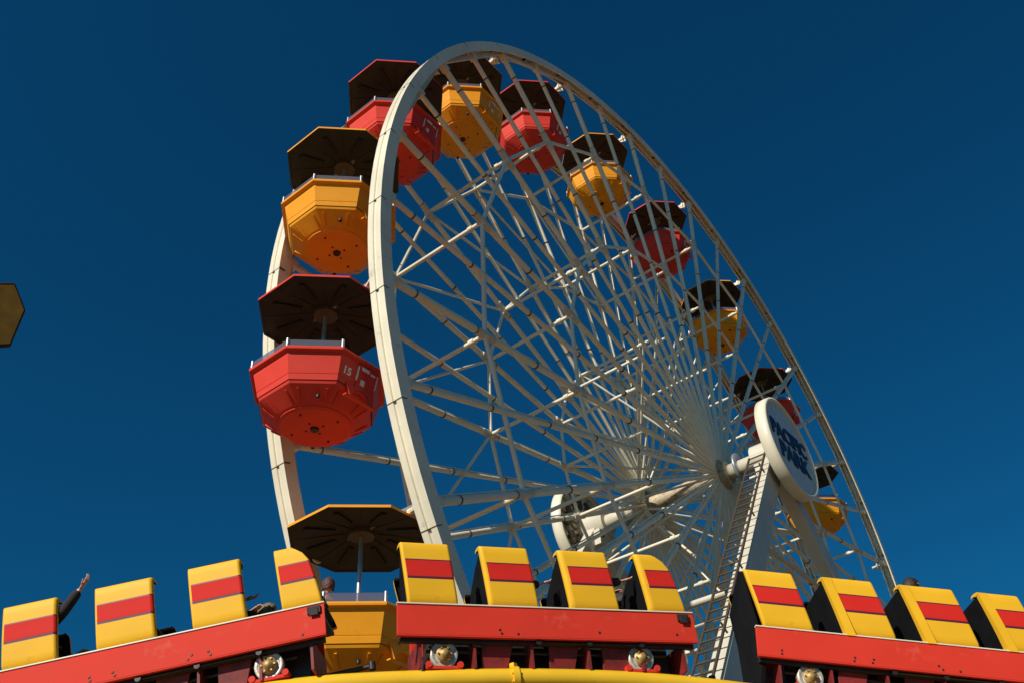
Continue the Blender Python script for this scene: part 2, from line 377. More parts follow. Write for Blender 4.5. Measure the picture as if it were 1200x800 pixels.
# ------------------------------------------------------------------ gondolas
def octo(r, z, ph=PI / 8, n=8): return [Vector((r * math.cos(ph + 2 * PI * i / n), r * math.sin(ph + 2 * PI * i / n), z)) for i in range(n)]
def make_gondola(paint):
    g = empty('gondola')
    # canopy
    mb = MB()
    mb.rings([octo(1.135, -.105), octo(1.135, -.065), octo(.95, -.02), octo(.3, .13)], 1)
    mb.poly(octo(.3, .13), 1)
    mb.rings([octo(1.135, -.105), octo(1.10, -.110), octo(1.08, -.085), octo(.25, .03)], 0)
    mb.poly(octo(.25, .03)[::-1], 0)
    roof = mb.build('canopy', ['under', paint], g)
    # radial ribs on the lining
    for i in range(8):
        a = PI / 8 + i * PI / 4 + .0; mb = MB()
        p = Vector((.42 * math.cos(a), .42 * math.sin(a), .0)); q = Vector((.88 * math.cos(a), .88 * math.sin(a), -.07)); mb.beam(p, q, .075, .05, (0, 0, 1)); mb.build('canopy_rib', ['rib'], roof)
    mb = MB()
    for i in range(8):
        a = i * PI / 4 + .0; p = Vector((.25 * math.cos(a), .25 * math.sin(a), .02)); q = Vector((1.0 * math.cos(a), 1.0 * math.sin(a), -.078)); mb.beam(p, q, .02, .02)
    mb.build('canopy_seams', ['under'], roof)
    mb = MB(); mb.rings([[Vector((.2 * math.cos(2 * PI * i / 20), .2 * math.sin(2 * PI * i / 20), z)) for i in range(20)] for z in (.03, -.035)]); mb.poly([Vector((.2 * math.cos(2 * PI * i / 20), .2 * math.sin(2 * PI * i / 20), -.035)) for i in range(20)])
    mb.build('canopy_hub', ['tan'], roof)
    # hanging axle and centre pole
    mb = MB(); mb.tube((0, -1.06 - .2, 0.06), (0, 1.06 + .2, 0.06), .045, None, 10)
    for s_ in (-1, 1):
        mb.box((-.05, s_ * 1.16 - .03, -.05), (.05, s_ * 1.16 + .03, .11))
    mb.build('hanger_bar', ['steel'], g)
    mb = MB(); mb.tube((0, 0, -.03), (0, 0, -1.98), .035, None, 12); mb.tube((0, 0, -1.45), (0, 0, -1.41), .26, None, 20)
    mb.build('centre_pole', ['steel'], g)
    # tub
    mb = MB()
    outer = [(1.045, -1.47), (1.10, -1.475), (1.105, -1.50), (1.10, -1.525), (1.03, -1.545), (1.02, -1.60), (.945, -1.872), (.937, -1.878), (.942, -1.886), (.921, -1.972)]
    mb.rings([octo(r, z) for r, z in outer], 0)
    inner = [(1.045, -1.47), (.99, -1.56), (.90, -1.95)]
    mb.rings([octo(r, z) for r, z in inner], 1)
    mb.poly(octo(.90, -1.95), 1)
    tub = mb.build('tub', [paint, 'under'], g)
    # underside pan: octagon blending to a turned disc
    n = 48
    def oring(r, z, t):
        out = []
        for i in range(n):
            a = PI / 8 + 2 * PI * i / n; loc = ((a - PI / 8) % (PI / 4)) - PI / 8
            ro = r * math.cos(PI / 8) / math.cos(loc); rr = ro * (1 - t) + r * t; out.append(Vector((rr * math.cos(a), rr * math.sin(a), z)))
        return out
    mb = MB()
    mb.rings([oring(.905, -1.968, 0), oring(.905, -1.985, 0), oring(.885, -2.02, .05), oring(.60, -2.215, .8), oring(.56, -2.225, 1)], 0)
    mb.rings([oring(.56, -2.225, 1), oring(.555, -2.25, 1), oring(.50, -2.27, 1), oring(.47, -2.262, 1), oring(.05, -2.275, 1)], 0)
    for i in range(8):
        a = PI / 8 + i * PI / 4
        for sgn in (-1, 1):
            aa = a + sgn * .12
            p = Vector((.80 * math.cos(aa), .80 * math.sin(aa), -2.068)); q = Vector((.62 * math.cos(a + sgn * .10), .62 * math.sin(a + sgn * .10), -2.200)); mb.beam(p, q, .03, .03)
    mb.tube((0, 0, -2.25), (0, 0, -2.31), .075, .06, 16, 1)
    for rr, num, ph in ((.15, 4, .3), (.40, 4, .3), (.70, 2, .9)):
        for i in range(num):
            a = ph + 2 * PI * i / num; z = -2.262 if rr < .5 else -2.16; mb.tube((rr * math.cos(a), rr * math.sin(a), z + .02), (rr * math.cos(a), rr * math.sin(a), z - .022), .018 if rr < .5 else .03, None, 8, 1)
    pan = mb.build('floor_pan', [paint, 'chassis'], g, bevel=0)
    # posts and tinted screens above the lip
    oc = octo(1.065, 0)
    for i in range(8):
        mb = MB(); mb.tube((oc[i].x, oc[i].y, -1.48), (oc[i].x, oc[i].y, -1.33), .026, None, 8); mb.build('screen_post', ['steel'], g)
    for i in range(8):
        if i == 5: continue
        a, b = oc[i], oc[(i + 1) % 8]; mb = MB(); nrm = ((a + b) / 2).normalized() * .006
        pts = [a.lerp(b, .04), a.lerp(b, .96)]
        vs = [p + nrm * s_ + Vector((0, 0, z)) for s_ in (-1, 1) for p in pts for z in (-1.475, -1.345)]
        mb.add(vs, [(0, 2, 3, 1), (4, 5, 7, 6), (0, 1, 5, 4), (2, 6, 7, 3), (1, 3, 7, 5), (0, 4, 6, 2)])
        mb.build('windscreen', ['glass'], g)
    # seat bench ring inside
    mb = MB(); mb.rings([octo(.90, -1.60), octo(.55, -1.60), octo(.55, -1.94), ], 0); mb.build('bench', [paint], g)
    # door in the face towards the front of the wheel (-Y), leaning like the wall
    def onface(u, v, off=.0):      # u along +X, v 0..1 from wall top to bottom
        r0 = 1.02 * math.cos(PI / 8); r1 = .921 * math.cos(PI / 8); z = -1.60 + (-.372) * v
        return Vector((u, -(r0 + (r1 - r0) * v) - off, z))
    def plate(mb, u0, u1, v0, v1, t, mi):
        vs = [onface(u, v, o_) for o_ in (0.001, t) for u, v in ((u0, v0), (u1, v0), (u1, v1), (u0, v1))]
        mb.add(vs, [(0, 1, 2, 3), (7, 6, 5, 4), (0, 4, 5, 1), (1, 5, 6, 2), (2, 6, 7, 3), (3, 7, 4, 0)], mi)
    mb = MB(); plate(mb, -.02, .33, -.12, 1.0, .022, 0); plate(mb, .005, .305, .02, .34, .030, 0)
    door = mb.build('door', [paint], g)
    mb = MB()
    for u in (-.035, .345): plate(mb, u - .008, u + .008, .0, .60, .03, 0)
    plate(mb, .05, .13, .5, .74, .028, 0); plate(mb, .02, .17, -.02, .12, .036, 0); plate(mb, .20, .29, .06, .14, .036, 0)
    mb.build('placard', ['letter'], door)
    # step bracket below the wall: a plate with an arched opening
    mb = MB(); pts = []; y0 = -.915 * math.cos(PI / 8)
    outline = [(-.20, -1.93), (.36, -1.93), (.36, -2.16), (.32, -2.19), (-.16, -2.19), (-.20, -2.16)]
    arch = [(.08 + .17 * math.cos(t_ * PI / 10), -2.15 + .15 * math.sin(t_ * PI / 10)) for t_ in range(11)]
    # frame as strips around the arch
    top = [(.36, -2.15), (.36, -1.93), (-.20, -1.93), (-.20, -2.15)]
    def strip(a, b, c_, d_, mi=0):
        vs = [Vector((x, y0 - o_, z)) for o_ in (0, .03) for x, z in (a, b, c_, d_)]
        mb.add(vs, [(0, 1, 2, 3), (7, 6, 5, 4), (0, 4, 5, 1), (1, 5, 6, 2), (2, 6, 7, 3), (3, 7, 4, 0)], mi)
    for t_ in range(10):
        (x0, z0), (x1, z1) = arch[t_], arch[t_ + 1]; X0 = .36 - .56 * t_ / 10; X1 = .36 - .56 * (t_ + 1) / 10
        strip((x0, z0), (x1, z1), (X1, -1.93), (X0, -1.93))
    strip((.08 + .17, -2.15), (.36, -2.15), (.36, -1.93), (.36 - .001, -1.93))
    mb.box((-.21, y0 - .06, -2.165), (.37, y0 + .01, -2.145), 0)
    mb.build('step', [paint], g)
    return g
spots = {}
def place(k, o, label, red, first_=False):
    a = ang(2 * k); o.location = (RP * math.cos(a), W / 2, HUB + RP * math.sin(a))
    tag(o, label, 'gondola', 'gondolas hanging from the wheel'); return o
yel = make_gondola('gyellow'); redg = make_gondola('gred')
gl_labels = [
 'yellow gondola with dark lined canopy, lowest on the left, above the gap in the train',
 'red gondola numbered 15 with tinted screens, at the far left of the wheel',
 'large yellow gondola with nearly black canopy just above the red one numbered 15',
 'red gondola half hidden behind the near rim at the upper left',
 'yellow gondola at the very top of the wheel under the rim',
 'red gondola just right of the topmost yellow one',
 'yellow gondola fourth from the top of the wheel going down its right side, beside the second red from the top',
 'small red gondola halfway down the right side between two yellow ones',
 'small yellow gondola behind thin spokes left of the long right rim',
 'red gondola partly behind the round lettered sign',
 'yellow gondola just below the round lettered sign',
 'red gondola mostly hidden behind the yellow seats of the right train car']
gl_labels[6] = 'yellow gondola on the upper right between the second and third red ones from the top'
gl_labels[6] = 'yellow gondola down the right side, second yellow after the topmost one'
gl_labels[6] = 'yellow gondola two places right of the topmost yellow one'
gl_labels[3] = 'red gondola cut by the near rim, two places above the red one numbered 15'
num_done = False
uy = ur = False
# lettering "15" belongs to one red gondola only, so copies are taken first
for k in range(11):
    isred = (k % 2 == 1)
    if isred: o = redg if k == 1 else copy_tree(redg)
    else: o = yel if not uy else copy_tree(yel); uy = True
    place(k, o, gl_labels[k], isred)
tub15 = [x for x in bpy.data.objects if x.parent == redg and x.name.startswith('tub')][0]
ta = math.atan2((1.02 - .921) * math.cos(PI / 8), .372)
text_mesh('number', '15', .17, 'letter', tub15, Matrix.Translation((-.22, -.905, -1.76)) @ Matrix.Rotation(math.radians(90) + ta, 4, 'X'), .003, .004, 0, 1)

# ------------------------------------------------------------------ coaster train
H_ = [(-15.460786334757891, 1.7523398619177062, 5.231), (-13.463059628244443, -1.0874287262126856, 5.734), (-12.8810880843957, -1.5790256259795923, 5.745),
      (-10.054806604183709, -3.586705083886015, 5.839), (-9.406139645719035, -4.058452474131889, 5.726), (-7.076564278060719, -6.655965591601071, 5.248)]
H_ = [Vector(p) for p in H_]
def frame(A, B):
    h = (B - A).normalized(); n = Vector((-h.y, h.x, 0)).normalized(); u = h.cross(n)
    m_ = Matrix.Identity(4)
    for i in range(3): m_[i][0] = h[i]; m_[i][1] = n[i]; m_[i][2] = u[i]
    m_.translation = A; return m_
CW = .95; PW = .80
def shell_mb(x0, ln, lean, near, inset, trim, round_end, far=1.0, PW=PW):
    """side shell of a seat pod: rows up the height, columns along the car; y is depth away from the photographer"""
    mb = MB()
    #   z, y offset, material
    rows = [(0.0, .085, 0), (.012, .045, 0), (.035, .018, 0), (.07, .004, 0), (.12, .0, 0), (.19, -.006, 0), (.288, -.012, 2), (.312, -.0135, 2), (.315, -.014, 1),
            (.338, -.015, 1), (.40, -.017, 1), (.495, -.019, 1), (.50, -.0195, 2), (.514, -.0195, 0), (.534, -.02, 0), (.62, -.02, 0), (.685, -.018, 0), (.705, -.010, 0), (.718, .005, 0), (.722, .03, 0), (.722, .10, 0)]
    cols = [0, .012, inset, inset + .01] + [inset + .01 + (ln - inset - .02) * t for t in (.25, .5, .7, .8, .88, .95, .985)] + [ln]
    cols = sorted(set(round(c_, 4) for c_ in cols))
    grid = []
    for z, y, m_ in rows:
        row = []
        for ci, cx in enumerate(cols):
            ey = 0
            if ci == 0: ey = .03
            if cx == cols[-1]: ey = .03
            zz = z; xx = cx
            if round_end:                # rounded, raked leading corner
                lim = ln - .10 * (z / .72) ** 1.6
                if z > .52: lim -= .16 * ((z - .52) / .2) ** 2.2
                xx = cx if cx < ln * .5 else ln * .5 + (cx - ln * .5) * (lim - ln * .5) / (ln * .5)
            X = x0 + xx - lean * z / .72
            row.append(Vector((X, (y + ey), zz)) if near else Vector((X, PW - (y + ey), zz * far)))
        grid.append(row)
    nr, nc = len(rows), len(cols)
    vs = [v for r in grid for v in r]
    for r in range(nr - 1):
        for c_ in range(nc - 1):
            mi = rows[r][2] if rows[r][2] == rows[r + 1][2] or rows[r][2] else 0
            mi = rows[r][2]
            if cols[c_] < inset - 1e-6: mi = 0
            mb.f.append((r * nc + c_, r * nc + c_ + 1, (r + 1) * nc + c_ + 1, (r + 1) * nc + c_)); mb.mi.append(mi); mb.sm.append(True)
    mb.v = [tuple(v) for v in vs]
    # inner skin gives the shell its thickness
    o = len(mb.v); sgn = 1 if near else -1
    inn = [Vector((v.x, v.y + sgn * .03, v.z - (.03 if v.z > .7 else 0))) for v in vs]
    mb.v += [tuple(v) for v in inn]
    for r in range(nr - 1):
        for c_ in range(nc - 1):
            mb.f.append(tuple(o + i for i in ((r + 1) * nc + c_, (r + 1) * nc + c_ + 1, r * nc + c_ + 1, r * nc + c_))); mb.mi.append(3); mb.sm.append(False)
    def edge(i, j): mb.f.append((i, j, o + j, o + i)); mb.mi.append(0); mb.sm.append(False)
    for r in range(nr - 1): edge(r * nc, (r + 1) * nc); edge((r + 1) * nc + nc - 1, r * nc + nc - 1)
    for c_ in range(nc - 1): edge(c_, c_ + 1); edge((nr - 1) * nc + c_ + 1, (nr - 1) * nc + c_)
    if trim and near:                              # raised lip down the trailing edge
        y0 = -.034; y1 = 0.02
        ww = trim; p = [(x0 - .006 - lean * z / .72, z) for z in (-.012, .70)]
        for (xa, za), (xb, zb) in (p,):
            vs2 = [Vector((x, y, z)) for y in (y0, y1) for x, z in ((xa, za), (xa + ww, za), (xb + ww, zb), (xb + .0, zb))]
            mb.add(vs2, [(0, 1, 2, 3), (7, 6, 5, 4), (0, 4, 5, 1), (1, 5, 6, 2), (2, 6, 7, 3), (3, 7, 4, 0)], 0, False)
    return mb
def car(A, B, pods, lean, trims, nose, label, latches, wheels):
    L = (B - A).length; c_ = empty('coaster_car'); c_.matrix_world = frame(A, B)
    tag(c_, label, 'coaster car', 'coaster cars of one train')
    for near in (True, False):
        mb = MB(); y0, y1 = (-.02, .015) if near else (CW - .015, CW + .02)
        vs = []
        xs = 0 if near else .32
        mb.box((xs, y0, -.345), (L - xs * .7, y1, -.012), 0)
        mb.box((xs - .004, y0 - .012, -.012), (L - xs * .7 + .004, y1 + .012, .004), 1)     # pale capping strip
        mb.box((xs, y0 + .0 if near else y1 - .05, -.360), (L - xs * .7, y0 + .05 if near else y1, -.345), 0)
        rr = random.Random(len(pods) + int(L * 100))
        for t in (.08, .32, .38, .60, .66, .93):
            for z in (-.27, -.31):
                if rr.random() < .7:
                    yy0 = y0 - .006 if near else y1 - .004
                    x = t * L + rr.uniform(-.03, .03); mb.box((x - .012, yy0, z - .012), (x + .012, yy0 + .01, z + .012), 2)
        mb.build('skirt_panel', ['red', 'white', 'chassis'], c_, bevel=.004)
    mb = MB(); mb.box((.13, .10, -.06), (L - .06, CW - .20, -.02), 0); mb.build('floor', ['chassis'], c_)
    # underframe
    mb = MB(); mb.box((.40, .32, -.62), (L - .25, .62, -.10), 0)
    mb.box((.03, .05, -.40), (L - .03, .11, -.34), 0); mb.box((.35, CW - .11, -.40), (L - .2, CW - .05, -.34), 0); mb.box((.42, .08, -.39), (.5, CW - .08, -.35), 0)
    fr = mb.build('chassis', ['chassis'], c_, bevel=.005)
    for t in (.075, .245, .43, .62, .80, .95):
        mb = MB(); x = t * L
        mb.box((x - .014, .06, -.66), (x + .014, CW - .25, -.345), 0)
        mb.build('cross_member', ['darkred'], c_)
    for t in (.30, .52, .70):
        mb = MB(); x = t * L
        vs = [(x - .10, .10, -.35), (x + .26, .10, -.35), (x + .18, .14, -.66), (x - .10, .14, -.66)]
        vs += [(a, b_ + .03, z) for a, b_, z in vs]
        mb.add(vs, [(0, 1, 2, 3), (7, 6, 5, 4), (0, 4, 5, 1), (1, 5, 6, 2), (2, 6, 7, 3), (3, 7, 4, 0)]); mb.build('side_plate', ['darkred'], c_, bevel=.005)
    mb = MB(); mb.tube((.45 * L, .03, -.385), (.80 * L, .03, -.385), .014, None, 8)
    for t in (.45, .62, .80): mb.tube((t * L, .0, -.385), (t * L, .07, -.385), .032, None, 8)
    mb.tube((.1 * L, .18, -.45), (.9 * L, .18, -.45), .02, None, 8)
    mb.build('brake_rod', ['chassis'], c_)
    if nose:    # black bulkhead closing the end of the car
        mb = MB(); pts = [(.02, -.30), (.02, .70), (.84, .48), (.93, .10), (.88, -.50), (.25, -.72)]
        nx = .06; vs = [Vector((nx - lean * max(z, 0) / .72 * 1.0, y, z)) for y, z in pts] + [Vector((nx + .06 - lean * max(z, 0) / .72, y, z)) for y, z in pts]
        n_p = len(pts); mb.add(vs, [tuple(range(n_p)), tuple(range(2 * n_p - 1, n_p - 1, -1))] + [(i, (i + 1) % n_p, n_p + (i + 1) % n_p, n_p + i) for i in range(n_p)])
        mb.build('end_bulkhead', ['black'], c_, bevel=.01)
    for lx in latches:
        mb = MB(); mb.box((lx - .07, -.045, -.115), (lx + .07, -.02, -.035), 0); mb.box((lx - .045, -.055, -.14), (lx + .045, -.045, -.06), 0); mb.build('latch', ['rib'], c_, bevel=.004)
    far = .95 if nose else .58
    for i, (x0, ln) in enumerate(pods):
        PW = .42 if (i == 0 and not nose) else .80
        last = (i == len(pods) - 1 and not nose and True)
        mb = MB(); lx = lambda z: x0 + .012 - lean * z / .72
        # seat back, cushion and floor of the pod
        vs = [Vector((lx(z) + dx, y, z)) for dx in (0, .05) for y, z in ((.04, .0), (.025, .69), (PW * .4, .69 - .69 * (1 - far) * .35), (PW - .06, .68 * far), (PW - .03, .0))]
        mb.add(vs, [(0, 1, 2, 3, 4), (9, 8, 7, 6, 5)] + [(j, (j + 1) % 5, 5 + (j + 1) % 5, 5 + j) for j in range(5)])
        mb.box((x0 + .06, .06, .0), (x0 + ln * .9, PW - .06, .16)); mb.box((x0 + .07 - lean * .5, .1, .2), (x0 + .13 - lean * .5, PW - .15, .62 * far))
        pod = mb.build('seat_pod', ['black'], c_, bevel=.012)
        ins = trims[i]
        for near in (True, False):
            shell_mb(x0, ln, lean, near, max(ins, .03), ins if ins > .08 else 0, last, far, PW).build('side_shell', ['yellow', 'stripe', 'purple', 'black'], pod, fix=True)
        mb = MB(); mb.tube((x0 + ln * .8, .06, .26), (x0 + ln * .8, PW - .12, .26), .02, None, 8); mb.tube((x0 + ln * .8, PW / 2, .1), (x0 + ln * .8, PW / 2, .26), .02, None, 8)
        mb.build('lap_bar', ['chassis'], pod)
    for x in wheels:
        for y in (.14, CW - .14):
            s_ = -1 if y < .5 else 1
            mb = MB(); y_o = y + s_ * .06
            lathe_y(mb, [(0, 0), (.06, 0), (.065, s_ * -.03), (.115, s_ * -.02), (.145, s_ * .0), (.15, s_ * -.09), (.11, s_ * -.1), (0, s_ * -.1)], 28, 0, True, 0, 0)
            wl = mb.build('wheel', ['chrome'], c_); wl.location = (x, y_o, -.51)
            mb = MB(); lathe_y(mb, [(0, s_ * .05), (.04, s_ * .05), (.05, s_ * .02), (.085, s_ * .012), (.09, 0)], 20, 0, True)
            for i in range(6): a = 2 * PI * i / 6; mb.tube((.068 * math.cos(a), s_ * .0, .068 * math.sin(a)), (.068 * math.cos(a), s_ * .03, .068 * math.sin(a)), .012, None, 6)
            mb.build('wheel_hub', ['brass'], wl)
            mb = MB()
            for dx in (-.17, .17): mb.tube((x + dx, y_o + s_ * .01, -.62), (x + dx, y_o - s_ * .1, -.62), .035, None, 10)
            mb.box((x - .2, min(y_o, y_o - s_ * .1), -.665), (x + .2, max(y_o, y_o - s_ * .1), -.63)); mb.build('wheel_carrier', ['red'], c_, bevel=.005)
    for sg_ in (0, 1):
        e0 = L if sg_ else 0; e1 = L + .36 if sg_ else -.36; e0 = L - .3 if sg_ else .42; mb = MB(); mb.tube((e0, CW / 2, -.60), (e1, CW / 2, -.60), .025, None, 10); mb.tube((e1, CW / 2, -.64), (e1, CW / 2, -.56), .04, None, 10); mb.build('coupler', ['chassis'], c_)
    return c_
car(H_[0], H_[1], [(.15, .57), (1.12, .62), (2.12, .57), (3.06, .43)], .07, [.03, .03, .03, .03], False,
    'left coaster car climbing to the right, with a rider raising an arm', [3.40], [.75, 2.88])
car(H_[2], H_[3], [(.13, .56), (1.04, .58), (1.99, .60), (2.96, .46)], .10, [.03, .05, .07, .07], False,
    'middle coaster car, level, right above the bolted joint of the yellow rail', [3.33], [.52, 2.78])
car(H_[4], H_[5], [(.12, .60), (1.08, .62), (2.03, .66), (2.99, .50)], .21, [.03, .11, .11, .11], True,
    'right coaster car with a black end bulkhead, sloping down to the right', [], [.62, 2.9])

# ------------------------------------------------------------------ track
cent = []
def rail_path(lat, dz):
    P_ = []
    ms = [frame(H_[0], H_[1]), frame(H_[2], H_[3]), frame(H_[4], H_[5])]
    Ls = [(H_[1] - H_[0]).length, (H_[3] - H_[2]).length, (H_[5] - H_[4]).length]
    for m_, L in zip(ms, Ls):
        for t in (.2, .8): P_.append(m_ @ Vector((L * t, lat, dz)))
    a0 = (P_[1] - P_[0]).normalized(); a1 = (P_[-1] - P_[-2]).normalized()
    rot = Matrix.Rotation(math.radians(-28), 3, 'Z'); rot2 = Matrix.Rotation(math.radians(14), 3, 'Z')
    P_ = [P_[0] - rot @ a0 * 5.0 + Vector((0, 0, -.6)), P_[0] - a0 * 2.2] + P_ + [P_[-1] + a1 * 2.2, P_[-1] + rot2 @ a1 * 5 + Vector((0, 0, -.2))]
    return P_
def spline(P_, sub=14):
    out = []
    Q = [P_[0] * 2 - P_[1]] + P_ + [P_[-1] * 2 - P_[-2]]
    for i in range(1, len(Q) - 2):
        for j in range(sub):
            t = j / sub; a, b, c_, d = Q[i - 1], Q[i], Q[i + 1], Q[i + 2]
            out.append(.5 * ((2 * b) + (-a + c_) * t + (2 * a - 5 * b + 4 * c_ - d) * t * t + (-a + 3 * b - 3 * c_ + d) * t ** 3))
    out.append(P_[-1]); 
    for _ in range(6): out = [out[0]] + [(out[i - 1] + out[i] * 2 + out[i + 1]) / 4 for i in range(1, len(out) - 1)] + [out[-1]]
    return out
def sweep(mb, pts, r, n=16, mi=0):
    rs = []
    for i, p in enumerate(pts):
        d = (pts[min(i + 1, len(pts) - 1)] - pts[max(i - 1, 0)]).normalized(); s_ = d.cross(Vector((0, 0, 1))).normalized(); u = s_.cross(d)
        rs.append([p + (s_ * math.cos(2 * PI * k / n) + u * math.sin(2 * PI * k / n)) * r for k in range(n)])
    mb.rings(rs, mi, True, True)
M['rail'] = mat('yellow_rail_paint', (.86, .50, .02), .3, .07, 2, .1, coat=.3, grime=(.5, .28, .03), gs=(.6, .85))
track = empty('coaster_track', (-11, -3, GZ)); tag(track, 'curving yellow tubular coaster rails with a bolted joint beneath the train', 'coaster track')
ti = Matrix.Translation((11, 3, -GZ))
RZ = -.76
near_r = [ti @ p for p in spline(rail_path(.14, RZ))]; far_r = [ti @ p for p in spline(rail_path(CW - .14, RZ))]; spine = [ti @ p for p in spline(rail_path(CW / 2, RZ - .42))]
for pts in (near_r, far_r):
    mb = MB(); sweep(mb, pts, .11); mb.build('rail', ['rail'], track)
mb = MB(); sweep(mb, spine, .15, 20); mb.build('spine_tube', ['rail'], track)
N_ = len(near_r); jt = None
for i in range(4, N_ - 3, 6):
    mb = MB(); mb.tube(near_r[i] - Vector((0, 0, .06)), spine[i], .04, None, 8); mb.tube(far_r[i] - Vector((0, 0, .06)), spine[i], .04, None, 8)
    mb.build('tie', ['rail'], track)
best = min(range(N_), key=lambda i: abs((near_r[i] - (ti @ (frame(H_[2], H_[3]) @ Vector((1.33, .14, RZ))))).length))
for pts in (near_r, far_r):
    d = (pts[best + 1] - pts[best - 1]).normalized(); mb = MB()
    mb.tube(pts[best] - d * .035, pts[best] + d * .035, .135, None, 18)
    u = Vector((0, 0, 1)); mb.box((-.035, -.03, .08), (.035, .03, .17), 0, Matrix.Translation(pts[best]))
    for kk in range(8):
        s_ = d.cross(u).normalized(); u2 = s_.cross(d); o_ = (s_ * math.cos(kk * PI / 4 + .3) + u2 * math.sin(kk * PI / 4 + .3)) * .115
        mb.tube(pts[best] + o_ - d * .05, pts[best] + o_ + d * .05, .014, None, 6)
    mb.build('joint_flange', ['rail'], track, bevel=.006)
for i in (int(N_ * .36), int(N_ * .62), int(N_ * .12), int(N_ * .88)):
    p = spine[i]; mb = MB(); mb.tube(p, (p.x, p.y, 0), .16, None, 18); mb.tube((p.x, p.y, .03), (p.x, p.y, 0), .35, None, 18); mb.build('support_column', ['rail'], track)

# ------------------------------------------------------------------ people
def skin_mesh(name, verts, edges, radii, mt, parent, sub=2, root=0):
    me = bpy.data.meshes.new(name); me.from_pydata(verts, edges, []); me.update()
    o = bpy.data.objects.new('tmp_skin', me); C.objects.link(o)
    o.modifiers.new('s', 'SKIN'); sv_ = me.skin_vertices[0].data
    for i, r in enumerate(radii):
        r = r if isinstance(r, tuple) else (r, r); sv_[i].radius = r; sv_[i].use_root = (i == root)
    ss = o.modifiers.new('ss', 'SUBSURF'); ss.levels = sub; ss.render_levels = sub
    dg = bpy.context.evaluated_depsgraph_get(); m2 = bpy.data.meshes.new_from_object(o.evaluated_get(dg)); m2.name = name
    bpy.data.objects.remove(o)
    m2.materials.clear(); m2.materials.append(M[mt])
    for p_ in m2.polygons: p_.use_smooth = True; p_.material_index = 0
    if parent == 'mesh': return m2
    r_ = bpy.data.objects.new(name, m2); C.objects.link(r_); r_.parent = parent; return r_
def hand(bm, wrist, dirv, side, s=1.0, spread=.5):
    """palm and five separate bent fingers as tapered tubes"""
    d = Vector(dirv).normalized(); sdv = Vector(side); sdv = (sdv - d * sdv.dot(d)).normalized(); nrm = d.cross(sdv)
    mb = MB()
    def blob(p, q, r1, r2, fl=1.0, n=10):
        a = sdv; b = nrm; rs = []
        ax = (q - p)
        for t, rr in ((-.12, .35), (0, .8), (.2, 1), (.8, 1), (1.0, .8), (1.12, .3)):
            r = (r1 + (r2 - r1) * min(max(t, 0), 1)) * rr; c_ = p + ax * t
            rs.append([c_ + a * math.cos(2 * PI * i / n) * r + b * math.sin(2 * PI * i / n) * r * fl for i in range(n)])
        mb.rings(rs, 0, True, True)
    w0 = Vector(wrist)
    blob(w0 - d * .02 * s, w0 + d * .085 * s, .030 * s, .042 * s, .42, 14)
    for i, (u, ln) in enumerate(((-.030, .068), (-.010, .078), (.011, .074), (.031, .058))):
        base = w0 + d * .085 * s + sdv * u * s; dd = (d + sdv * u * 9 * spread + nrm * .15).normalized()
        k1 = base + dd * ln * .5 * s; d2 = (dd + nrm * .35).normalized(); k2 = k1 + d2 * ln * .5 * s
        blob(base, k1, .0095 * s, .0085 * s, 1, 8); blob(k1, k2, .0085 * s, .007 * s, 1, 8)
    tb = w0 + d * .03 * s - sdv * .032 * s; td = (d * .6 - sdv * .8).normalized(); k1 = tb + td * .038 * s; blob(tb, k1, .012 * s, .010 * s, 1, 8); blob(k1, k1 + (td + d * .4).normalized() * .032 * s, .010 * s, .008 * s, 1, 8)
    o_ = len(bm.v); bm.v += mb.v; bm.f += [tuple(i + o_ for i in f) for f in mb.f]; bm.mi += mb.mi; bm.sm += mb.sm
def head_mb(mb, c_, fwd, s=1.0):
    """head with brow, eye sockets, nose, chin and ears as one lofted surface"""
    f = Vector(fwd).normalized(); u = Vector((0, 0, 1)); u = (u - f * u.dot(f)).normalized(); r = f.cross(u)
    rows = [(-.115, .030, .055, .020), (-.10, .045, .072, .018), (-.075, .058, .078, .010), (-.045, .066, .082, .004), (-.02, .071, .086, 0), (.005, .074, .086, 0), (.03, .076, .092, 0), (.06, .075, .094, -.002), (.085, .066, .084, -.004), (.105, .045, .058, -.006), (.116, .015, .02, -.006)]
    rs = []; n = 20
    for z, wx, wy, off in rows:
        ring = []
        for i in range(n):
            a = 2 * PI * i / n; ca, sa = math.cos(a), math.sin(a)   # ca: forward
            k = wy
            if ca > .97 and -.04 < z < .01: k += .018                # nose
            if .75 < ca < .97 and -.005 < z < .02: k -= .008         # eye sockets
            if abs(sa) > .97 and -.03 < z < .02: wxx = wx + .012     # ears
            else: wxx = wx
            ring.append(Vector(c_) + (f * (ca * k + off) + r * sa * wxx + u * z) * s)
        rs.append(ring)
    mb.rings(rs, 0, True, True); mb.poly(rs[0][::-1]); mb.poly(rs[-1])
